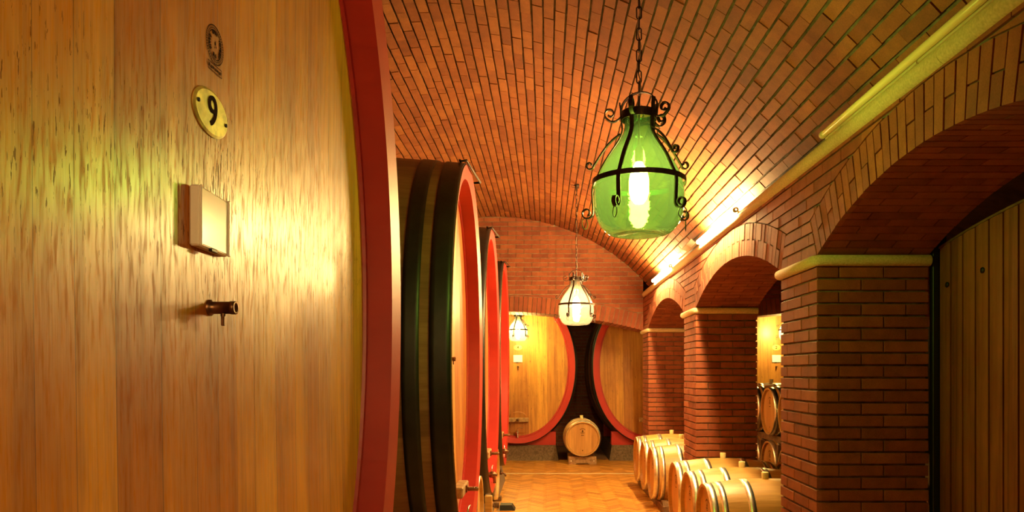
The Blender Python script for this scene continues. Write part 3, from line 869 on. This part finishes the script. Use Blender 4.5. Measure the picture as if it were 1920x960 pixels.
plinth((LX, 10.12, 0), 0, 1.05, 1.40, H+.12, 'plinth under the last cask of the left row', 2.5)
for x, l in ((-.53, 'grey stone plinth with red cradle left of the small barrel'), (1.90, 'grey stone plinth with red cradle right of the small barrel'), (4.24, 'stone plinth under the cask with numeral 2')):
    plinth((x, YB, 0), -pi/2, 1.05, 1.40, H+.10, l, 2.3, hw=.70)

# ------------------------------------------------------------------ barriques
def barrel_meshes(Lb, rh, rb, hoops, ns_=28):
    out = {}
    rad = lambda t: rh + (rb-rh)*(1-(2*t-1)**2)
    mb = MB(); xs = [i/16 for i in range(17)]
    for s in range(ns_):
        sub = 3; vs_ = []
        for t in xs:
            for q in range(sub+1):
                a = 2*pi*(s+q/sub)/ns_; vs_.append((-t*Lb, rad(t)*cos(a), rad(t)*sin(a)))
        w_ = sub+1
        mb.add(vs_, [(i*w_+q, i*w_+q+1, (i+1)*w_+q+1, (i+1)*w_+q) for i in range(16) for q in range(sub)], 0, True)
    for (x0, sgn) in ((0, 1), (-Lb, -1)):       # chimes
        mb.lathe([(rh, x0), (rh-.022, x0+sgn*-.002), (rh-.030, x0-sgn*.035)], 56, axis='x', smooth=False)
    out['staves'] = mb
    hd = []
    for (x0, sgn) in ((-.032, 1), (-Lb+.032, -1)):
        m2 = MB(); rr = rh-.026; nb = 9
        for k in range(nb):
            y0 = -rr + 2*rr*k/nb; y1 = -rr + 2*rr*(k+1)/nb; vs_ = []
            for i in range(7):
                y = y0 + (y1-y0)*i/6; h_ = sqrt(max(rr*rr-y*y, 0)); vs_ += [(x0, y+.0004*(1 if i == 0 else -1 if i == 6 else 0), -h_), (x0, y+.0004*(1 if i == 0 else -1 if i == 6 else 0), h_)]
            m2.add(vs_, [(2*i, 2*i+2, 2*i+3, 2*i+1) for i in range(6)])
        hd.append(m2)
    out['head'] = hd
    hp = []
    for (t0, t1) in hoops:
        m3 = MB(); e = .0025
        m3.lathe([(rad(t0), -t0*Lb), (rad(t0)+e, -t0*Lb), (rad((t0+t1)/2)+e, -(t0+t1)/2*Lb), (rad(t1)+e, -t1*Lb), (rad(t1), -t1*Lb)], 64, axis='x')
        am = random.uniform(1.35, 1.55)
        for dy in (-.012, .012): m3.lathe([(.006, 0), (.005, .003), (.001, .004)], 8, axis='z', c=(-(t0+t1)/2*Lb, dy, rad((t0+t1)/2)+e))
        hp.append(m3)
    out['hoop'] = hp
    mb = MB(); mb.lathe([(.026, rb-.01), (.029, rb+.05), (.026, rb+.054), (.001, rb+.054)], 18, c=(-Lb/2, 0, 0)); out['bung'] = mb
    return out
HOOPS = [(.0, .062), (.088, .135), (.29, .345)]; HOOPS = HOOPS + [(1-b, 1-a) for a, b in HOOPS]
def make_barrel(loc, rz, label, group, Lb=1.0, rh=.305, rb=.350, zc=.41, mark=True, galv='galv', stavem='stave'):
    t = thing('wine_barrel', label, 'barrel', loc, rz, group)
    P = barrel_meshes(Lb, rh, rb, HOOPS)
    def off(o): o.location = (0, 0, zc); return o
    off(P['staves'].build('staves', M[stavem], t))
    hs = [off(m_.build('head', M['bhead'], t)) for m_ in P['head']]
    for m_ in P['hoop']: off(m_.build('hoop', M[galv], t))
    off(P['bung'].build('bung', M['bung'], t))
    if mark:
        mb = MB(); x = -.030
        def bar(y0, y1, z0, z1): mb.add([(x, y0, z0), (x, y1, z0), (x, y1, z1), (x, y0, z1)], [(0,1,2,3)])
        s = rh/.305
        for k in range(9):
            a = pi/2 + (k-4)*.20; cy, cz = .06*cos(a)*s, .125*s+.055*sin(a)*s
            bar(cy-.004, cy+.004, cz-.006, cz+.006)
        mb.add([(x, -.014*s, .125*s), (x, .014*s, .125*s), (x, 0, .165*s)], [(0,1,2)]); bar(-.018*s, .018*s, .108*s, .118*s)
        for k in range(7):
            a = -pi/2 + (k-3)*.22; bar(.055*cos(a)-.004, .055*cos(a)+.004, .150*s+.06*sin(a), .158*s+.06*sin(a))
        bar(-.025, .025, .055, .063); bar(-.006, .006, -.22*s, -.20*s)
        mb.build('burnt_mark', M['ink'], hs[0])
    return t
def copy_thing(root, loc, rz, label, swap=None, skip=()):
    r = root.copy(); COL.objects.link(r); r.location = loc; r.rotation_euler = (0,0,rz); r['label'] = label
    for ch in list(root.children):
        if ch.name.split('.')[0] in skip: continue
        c = ch.copy(); COL.objects.link(c); c.parent = r
        if swap and ch.name.startswith('staves'):
            c.data = ch.data.copy(); c.data.materials[0] = swap
        for g in ch.children:
            d = g.copy(); COL.objects.link(d); d.parent = c
    return r
BX = 1.265; gb = 'barrels in front of the arcade'
b0 = make_barrel((BX, 5.88, .0), pi, 'oak barrel nearest the viewpoint, at the foot of the large pillar', gb)
copy_thing(b0, (BX, 6.585, 0), pi, 'middle oak barrel of the nearer group of three', )
copy_thing(b0, (BX, 7.29, 0), pi, 'oak barrel of the nearer group against the half-lit pillar, wine-stained by its bung', M['stave_stain'])
copy_thing(b0, (BX-.02, 8.75, 0), pi, 'nearest barrel of the farther group, its whole round head showing past the rail end')
copy_thing(b0, (BX-.02, 9.457, 0), pi, 'middle barrel of the farther group of three')
copy_thing(b0, (BX-.02, 10.165, 0), pi, 'farthest barrel of the row beside the end pillar, wine-stained', M['stave_stain'])
# second row, in the neighbouring aisle behind the first
for y in (6.62, 7.33): copy_thing(b0, (2.36, y, 0), pi, 'barrel in shade behind the nearer group of three' if y < 7 else 'shaded barrel behind the wine-stained barrel')
# rails
def rail(x, y0, y1, label):
    t = thing('barrel_rail', label, 'rail', (x, (y0+y1)/2, 0), 0, 'timber rails under the barrels'); h = (y1-y0)/2
    mb = MB(); mb.bbox(-.04, .04, -h, h, 0, .092, .006); mb.build('beam', M['rail'], t)
    ys = [q for q in (5.55,6.25,6.94,7.62,8.41,9.11,9.80,10.49) if y0 < q < y1]
    for q in ys:
        mb = MB(); c = q - (y0+y1)/2
        mb.add([(-.035,c-.10,.091),(.035,c-.10,.091),(.035,c+.10,.091),(-.035,c+.10,.091),(-.035,c-.05,.135),(.035,c-.05,.135),(.035,c+.05,.135),(-.035,c+.05,.135)],
               [(4,5,6,7),(0,1,5,4),(1,2,6,5),(2,3,7,6),(3,0,4,7)]); mb.build('chock', M['rail'], t)
    return t
rail(BX+.10, 8.28, 10.62, 'front timber rail under the farther group of barrels, its end showing')
rail(BX+.87, 8.34, 10.62, 'rear timber rail under the farther group of barrels')
rail(BX+.12, 5.42, 7.60, 'front timber rail under the nearer group of barrels')
rail(BX+.80, 5.42, 7.60, 'rear timber rail under the nearer group of barrels')
rail(2.36+.12, 6.2, 7.75, 'timber rail under the shaded barrels behind the nearer group')
rail(2.36+.87, 6.2, 7.75, 'rear timber rail under the shaded barrels behind the nearer group')
# small barrel in the middle of the end row
sb = make_barrel((.63, 12.72, 0), -pi/2, 'small oak barrel on a wooden cradle between the two end-row casks', 'small barrels', Lb=.85, rh=.300, rb=.335, zc=.455)
t = thing('barrel_cradle', 'hollowed wooden cradle block under the small end-row barrel', 'cradle', (.63, 12.72, 0), -pi/2)
for xx in (-.12, -.72):
    mb = MB(); n = 20; vs_ = []
    for i in range(n+1):
        y = -.245 + .49*i/n
        zt = min(.135, .455 - sqrt(max(.318**2 - y*y, 0)) + .002)
        zb = 0 if abs(y) > .11 else .02
        for x_ in (xx-.04, xx+.04): vs_ += [(x_, y, zb), (x_, y, max(zt, .06))]
    fs = []
    for i in range(n):
        a_ = 4*i; b_ = a_+4; fs += [(a_+2,b_+2,b_+3,a_+3), (a_,a_+1,b_+1,b_), (a_+1,a_+3,b_+3,b_+1), (a_,b_,b_+2,a_+2)]
    fs += [(0,2,3,1), (4*n,4*n+1,4*n+3,4*n+2)]
    mb.add(vs_, fs); o = mb.build('block', M['beam'], t)
    for s_ in (-1, 1):
        mb = MB(); mb.lathe([(.012, xx+.04), (.012, xx+.048), (.002, xx+.050)], 6, axis='x', c=(0, s_*.20, .06), smooth=False, cap=True); mb.build('bolt_head', M['galv'], t)
# barrels lying between the left casks
gl = 'barrels between the left casks'
copy_thing(b0, (-.60, 6.63, -.045), 0, 'barrel low at left between the first two black-hooped casks')['group'] = gl
copy_thing(b0, (-.60, 8.97, -.045), 0, 'barrel on the floor between the middle and last casks of the left row')['group'] = gl
for y, l in ((6.63, 'timber skid under the barrel between the first two red-rimmed casks'), (8.97, 'timber skid under the barrel between the middle and last left casks')):
    t = thing('barrel_skid', l, 'skid', (-.60, y, 0), 0, 'skids between the left casks')
    for s_ in (-.22, .22):
        mb = MB(); mb.bbox(-1.0, .03, s_-.04, s_+.04, 0, .058, .004); mb.build('runner', M['rail'], t)
    mb = MB()
    for xx in (-.12, -.85): mb.bbox(xx-.03, xx+.03, -.182, .182, .001, .014, .001)
    mb.build('crosspiece', M['rail'], t)
t = thing('wheel_chock', 'black wedge on the floor beside the barrel between the left casks', 'wedge', (-.46, 8.62, 0))
mb = MB(); mb.add([(-.09,-.10,0),(.09,-.10,0),(.09,.10,0),(-.09,.10,0),(-.09,-.08,.06),(.05,-.08,.06),(.05,.08,.06),(-.09,.08,.06)], [(0,3,2,1),(4,5,6,7),(0,1,5,4),(1,2,6,5),(2,3,7,6),(3,0,4,7)])
mb.build('rubber_wedge', M['black'], t)
t = thing('post', 'short timber post on the floor beside the barrel low at left', 'post', (-.56, 7.02, 0), 0)
mb = MB(); mb.bbox(-.035, .035, -.035, .035, 0, .43, .004); mb.build('timber', M['stave'], t)

# stacked barrels in the neighbouring aisle
gs = 'barrels stacked in the neighbouring aisle'
ys = [8.10, 8.83, 9.56, 10.29, 11.02]
lab = ['nearest', 'second', 'middle', 'fourth', 'farthest']
for i, y in enumerate(ys):
    for k, zz in enumerate((.0, .70)):
        o = copy_thing(b0, (2.90, y, zz), pi, ('%s barrel of the ' % lab[i]) + ('upper' if k else 'lower') + ' tier stacked in the aisle beyond the pillars', skip=() if k else ('bung',))
        o['group'] = gs
t = thing('barrel_rack', 'timber rack carrying the two tiers of barrels beyond the pillars', 'rack', (2.90, 9.56, 0))
for xx in (.12, .88):
    for zz in (.0, .70):
        mb = MB(); mb.bbox(xx-.04, xx+.04, -1.9, 1.9, zz+.005, zz+.092, .006); mb.build('beam', M['rail'], t)
for yy in (-1.80, -1.095, -.365, .365, 1.095, 1.80):
    for xx in (.04, .96):
        mb = MB(); mb.bbox(xx-.03, xx+.03, yy-.03, yy+.03, .0, .70, .004); mb.build('upright', M['rail'], t)

# ------------------------------------------------------------------ plank door in the near arch
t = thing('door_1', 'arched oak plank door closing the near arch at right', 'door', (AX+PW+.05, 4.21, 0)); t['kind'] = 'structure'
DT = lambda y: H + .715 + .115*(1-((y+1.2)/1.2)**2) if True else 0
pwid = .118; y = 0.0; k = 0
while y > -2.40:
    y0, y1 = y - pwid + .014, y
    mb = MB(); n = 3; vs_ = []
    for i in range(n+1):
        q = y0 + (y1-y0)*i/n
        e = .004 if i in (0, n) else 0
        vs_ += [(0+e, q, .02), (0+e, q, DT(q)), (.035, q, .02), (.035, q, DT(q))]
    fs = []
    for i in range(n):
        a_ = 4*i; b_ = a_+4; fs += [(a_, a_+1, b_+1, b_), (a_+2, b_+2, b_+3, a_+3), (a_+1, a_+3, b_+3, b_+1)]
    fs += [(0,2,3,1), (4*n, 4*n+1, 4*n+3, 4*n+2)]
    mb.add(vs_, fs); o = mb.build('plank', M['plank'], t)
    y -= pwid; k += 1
mb = MB(); n = 30; vs_ = []
for i in range(n+1):
    q = -2.40*i/n; z = DT(q)
    vs_ += [(-.004, q, z-.002), (-.004, q, z+.010), (.045, q, z+.010), (.045, q, z-.002)]
mb.add(vs_, [(4*i+a_, 4*i+(a_+1) % 4, 4*i+4+(a_+1) % 4, 4*i+4+a_) for i in range(n) for a_ in range(4)]); mb.build('top_edge', M['rail'], t)
mb = MB(); mb.box(.036, .046, -2.38, -.01, .02, H+.70); mb.build('backing_board', M['black'], t)
mb = MB(); mb.bbox(-.030, .05, .012, .055, 0, H+.80, .004); mb.build('post', M['black'], t)
for (yy, zz) in ((-.085, .496), (-.42, .531)):
    mb = MB(); mb.lathe([(.016, -.001), (.016, -.006), (.002, -.008)], 14, axis='x', c=(0, yy, H+zz), cap=True); mb.build('bolt_head', M['black'], t)

# ------------------------------------------------------------------ demijohn lamps
def ribpath(pts, phi, w=.018, th=.004, mb=None, closed_scroll=None):
    d = Vector((cos(phi), sin(phi), 0)); sd = Vector((-sin(phi), cos(phi), 0))
    mb.ribbon([(d*r + Vector((0,0,z)), sd) for r, z in pts], w, th)
def smooth_path(P, k=4):
    out = []
    for i in range(len(P)-1):
        p0 = P[max(i-1,0)]; p1 = P[i]; p2 = P[i+1]; p3 = P[min(i+2, len(P)-1)]
        for j in range(k):
            t = j/k; t2 = t*t; t3 = t2*t
            out.append(tuple(.5*((2*p1[c]) + (-p0[c]+p2[c])*t + (2*p0[c]-5*p1[c]+4*p2[c]-p3[c])*t2 + (-p0[c]+3*p1[c]-3*p2[c]+p3[c])*t3) for c in range(2)))
    out.append(P[-1]); return out
def scroll(cx, cz, r0, r1, a0, a1, n=16):
    return [(cx + (r0+(r1-r0)*i/n)*cos(a0+(a1-a0)*i/n), cz + (r0+(r1-r0)*i/n)*sin(a0+(a1-a0)*i/n)) for i in range(n+1)]
GP = [(.001,.012),(.07,.006),(.115,.0),(.150,.010),(.185,.045),(.207,.10),(.215,.16),(.211,.225),(.192,.29),(.160,.35),(.122,.405),(.092,.450),(.073,.49),(.068,.53),(.068,.555),(.076,.558),(.076,.575),(.068,.577)]
def demijohn(loc, label, gm, power, s=1.0, chain_to=1.0, rot=0.0, bcol=BULB_COL, cageless=False):
    t = thing('demijohn_lamp', label, 'lamp', loc, rot, 'demijohn lamps hanging on chains'); t.scale = (s, s, s)
    mb = MB(); mb.lathe(smooth_path(GP, 3), 64); mb.build('glass', M[gm], t)
    # bulb and holder
    mb = MB(); mb.lathe([(.002,.145),(.022,.15),(.038,.172),(.047,.205),(.047,.262),(.038,.305),(.022,.335),(.014,.35)], 24)
    area_ = 4*pi*.044*.09*s*s
    mb.build('bulb', emit('lit_bulb', bcol, power/area_/pi), t)
    mb = MB(); mb.lathe([(.016,.345),(.020,.35),(.020,.41),(.012,.42),(.008,.43)], 18, cap=True); mb.tube([(0,0,.42),(0,0,.66)], .006, 8); mb.build('bulb_holder', M['wrought'], t)
    # cage
    mb = MB(); mb.lathe([(.219,.237),(.219,.261),(.2225,.261),(.2225,.237),(.219,.237)], 64, smooth=False); mb.build('hoop', M['wrought'], t)
    mb = MB(); mb.lathe([(.080,.545),(.080,.585),(.0835,.585),(.0835,.545),(.080,.545)], 40, smooth=False); mb.build('collar', M['wrought'], t)
    base = math.atan2(-loc[1], -loc[0]) - rot
    for k in range(5):
        phi = base + R_(-24 + 72*k) * 1.0
        mb = MB()
        pth = [(.092,.635),(.088,.60),(.086,.56),(.080,.50),(.100,.452),(.131,.407),(.168,.352),(.200,.29),(.2245,.235),(.2245,.18),(.222,.14),(.222,.115)]
        pth = smooth_path(pth, 3) + scroll(.252, .115, .030, .012, pi, pi + R_(430), 20)[1:]
        ribpath(pth, phi, .020, .006, mb); mb.build('strap', M['wrought'], t)
        mb = MB()
        p2 = smooth_path([(.084,.565),(.105,.545),(.130,.540),(.150,.552)], 3) + scroll(.138,.578,.028,.010, R_(-60), R_(330), 18)[1:]
        ribpath(p2, phi + R_(10), .018, .006, mb); mb.build('upper_scroll', M['wrought'], t)
        if k != 0:
            mb = MB()
            p3 = smooth_path([(.090,.49),(.125,.468),(.165,.43),(.205,.375),(.225,.345)], 3) + scroll(.243,.353,.022,.008, R_(200), R_(560), 18)[1:]
            ribpath(p3, phi + R_(-6), .016, .006, mb); mb.build('side_scroll', M['wrought'], t)
        # hanging ring on the lower curl
        d = Vector((cos(phi), sin(phi), 0)); sd = Vector((-sin(phi), cos(phi), 0))
        mb = MB(); c = d*.262 + Vector((0,0,.064)); mb.tube([c + (d*.6+sd*.8)*(.019*cos(a)) + Vector((0,0,.026*sin(a))) for a in [2*pi*i/20 for i in range(20)]], .0022, 6, closed=True)
        mb.build('hanging_ring', M['wrought'], t)
    # bail handle
    mb = MB(); ph = base + R_(70); d = Vector((cos(ph), sin(ph), 0)); sd = Vector((-sin(ph), cos(ph), 0))
    arc = [(.092*cos(a) if abs(cos(a)) < 1 else .092*cos(a), .60 + .078*sin(a)) for a in [pi*i/20 for i in range(21)]]
    arc = [(.088, .56)] + arc + [(-.088, .56)]
    mb.ribbon([(d*r + Vector((0,0,z)), sd) for r, z in arc], .018, .0045); mb.build('bail', M['wrought'], t)
    # chain
    mb = MB(); z = .674; i = 0; top = chain_to/s
    while z < top - .02:
        hl, hw = .030, .0115; ax = Vector((1,0,0)) if i % 2 else Vector((0,1,0)); pts = []
        for q in range(16):
            a = 2*pi*q/16; pts.append(ax*(hw*cos(a)) + Vector((0,0, z + hl - .003 + (hl-hw)*(1 if sin(a) > 0 else -1) + hw*sin(a))))
        mb.tube(pts, .0032, 6, closed=True); z += 2*hl - .009; i += 1
    mb.build('chain', M['wrought'], t)
    mb = MB(); pts = [(.008*sin(q*1.3), .008*cos(q*1.7), .66 + (top-.66)*q/24) for q in range(25)]; mb.tube(pts, .0035, 6); mb.build('cord', M['steelcord'], t)
    # ceiling hook with little scrolls
    mb = MB(); mb.lathe([(.002, top+.012), (.030, top+.010), (.030, top+.002), (.010, top-.01), (.007, top-.05)], 18)
    for k in range(3):
        phi = R_(30 + 120*k); p = [(.0, top-.012), (.02, top-.018)] + scroll(.042, top-.004, .022, .008, R_(-140), R_(200), 14)
        ribpath(p, phi, .010, .003, mb)
    mb.build('ceiling_hook', M['wrought'], t)
    return t
vz = lambda x: VC[1] + sqrt(VR*VR - (x-VC[0])**2)
demijohn((.44, 3.47, H+.655), 'large green glass demijohn lamp in an iron cage, hanging nearest', 'gl_green', BULB_P, 1.0, vz(.44)-.655-.02)
demijohn((.365, 8.92, H+.578), 'pale glass demijohn lamp hanging before the end wall', 'gl_amber', BULB2_P, 1.0, vz(.365)-.578-.02, rot=.5)
demijohn((-.505, 12.80, H+.545), 'small green glass lamp in front of the cask with numeral 4', 'gl_green2', BULB3_P, .80, 1.95-.545-.03, rot=.3)
demijohn((4.26, 12.80, H+.545), 'small green glass lamp in front of the cask with numeral 2', 'gl_green2', BULB3_P, .80, 1.95-.545-.03, rot=.3)
demijohn((.44, -1.98, H+.655), 'added unseen demijohn lamp behind the viewpoint, weak fill for the numeral 9 cask', 'gl_amber', FILL_REAR_P, 1.0, vz(.44)-.655-.02, rot=.2)  # unseen fill lamp, added to help light the nearest cask
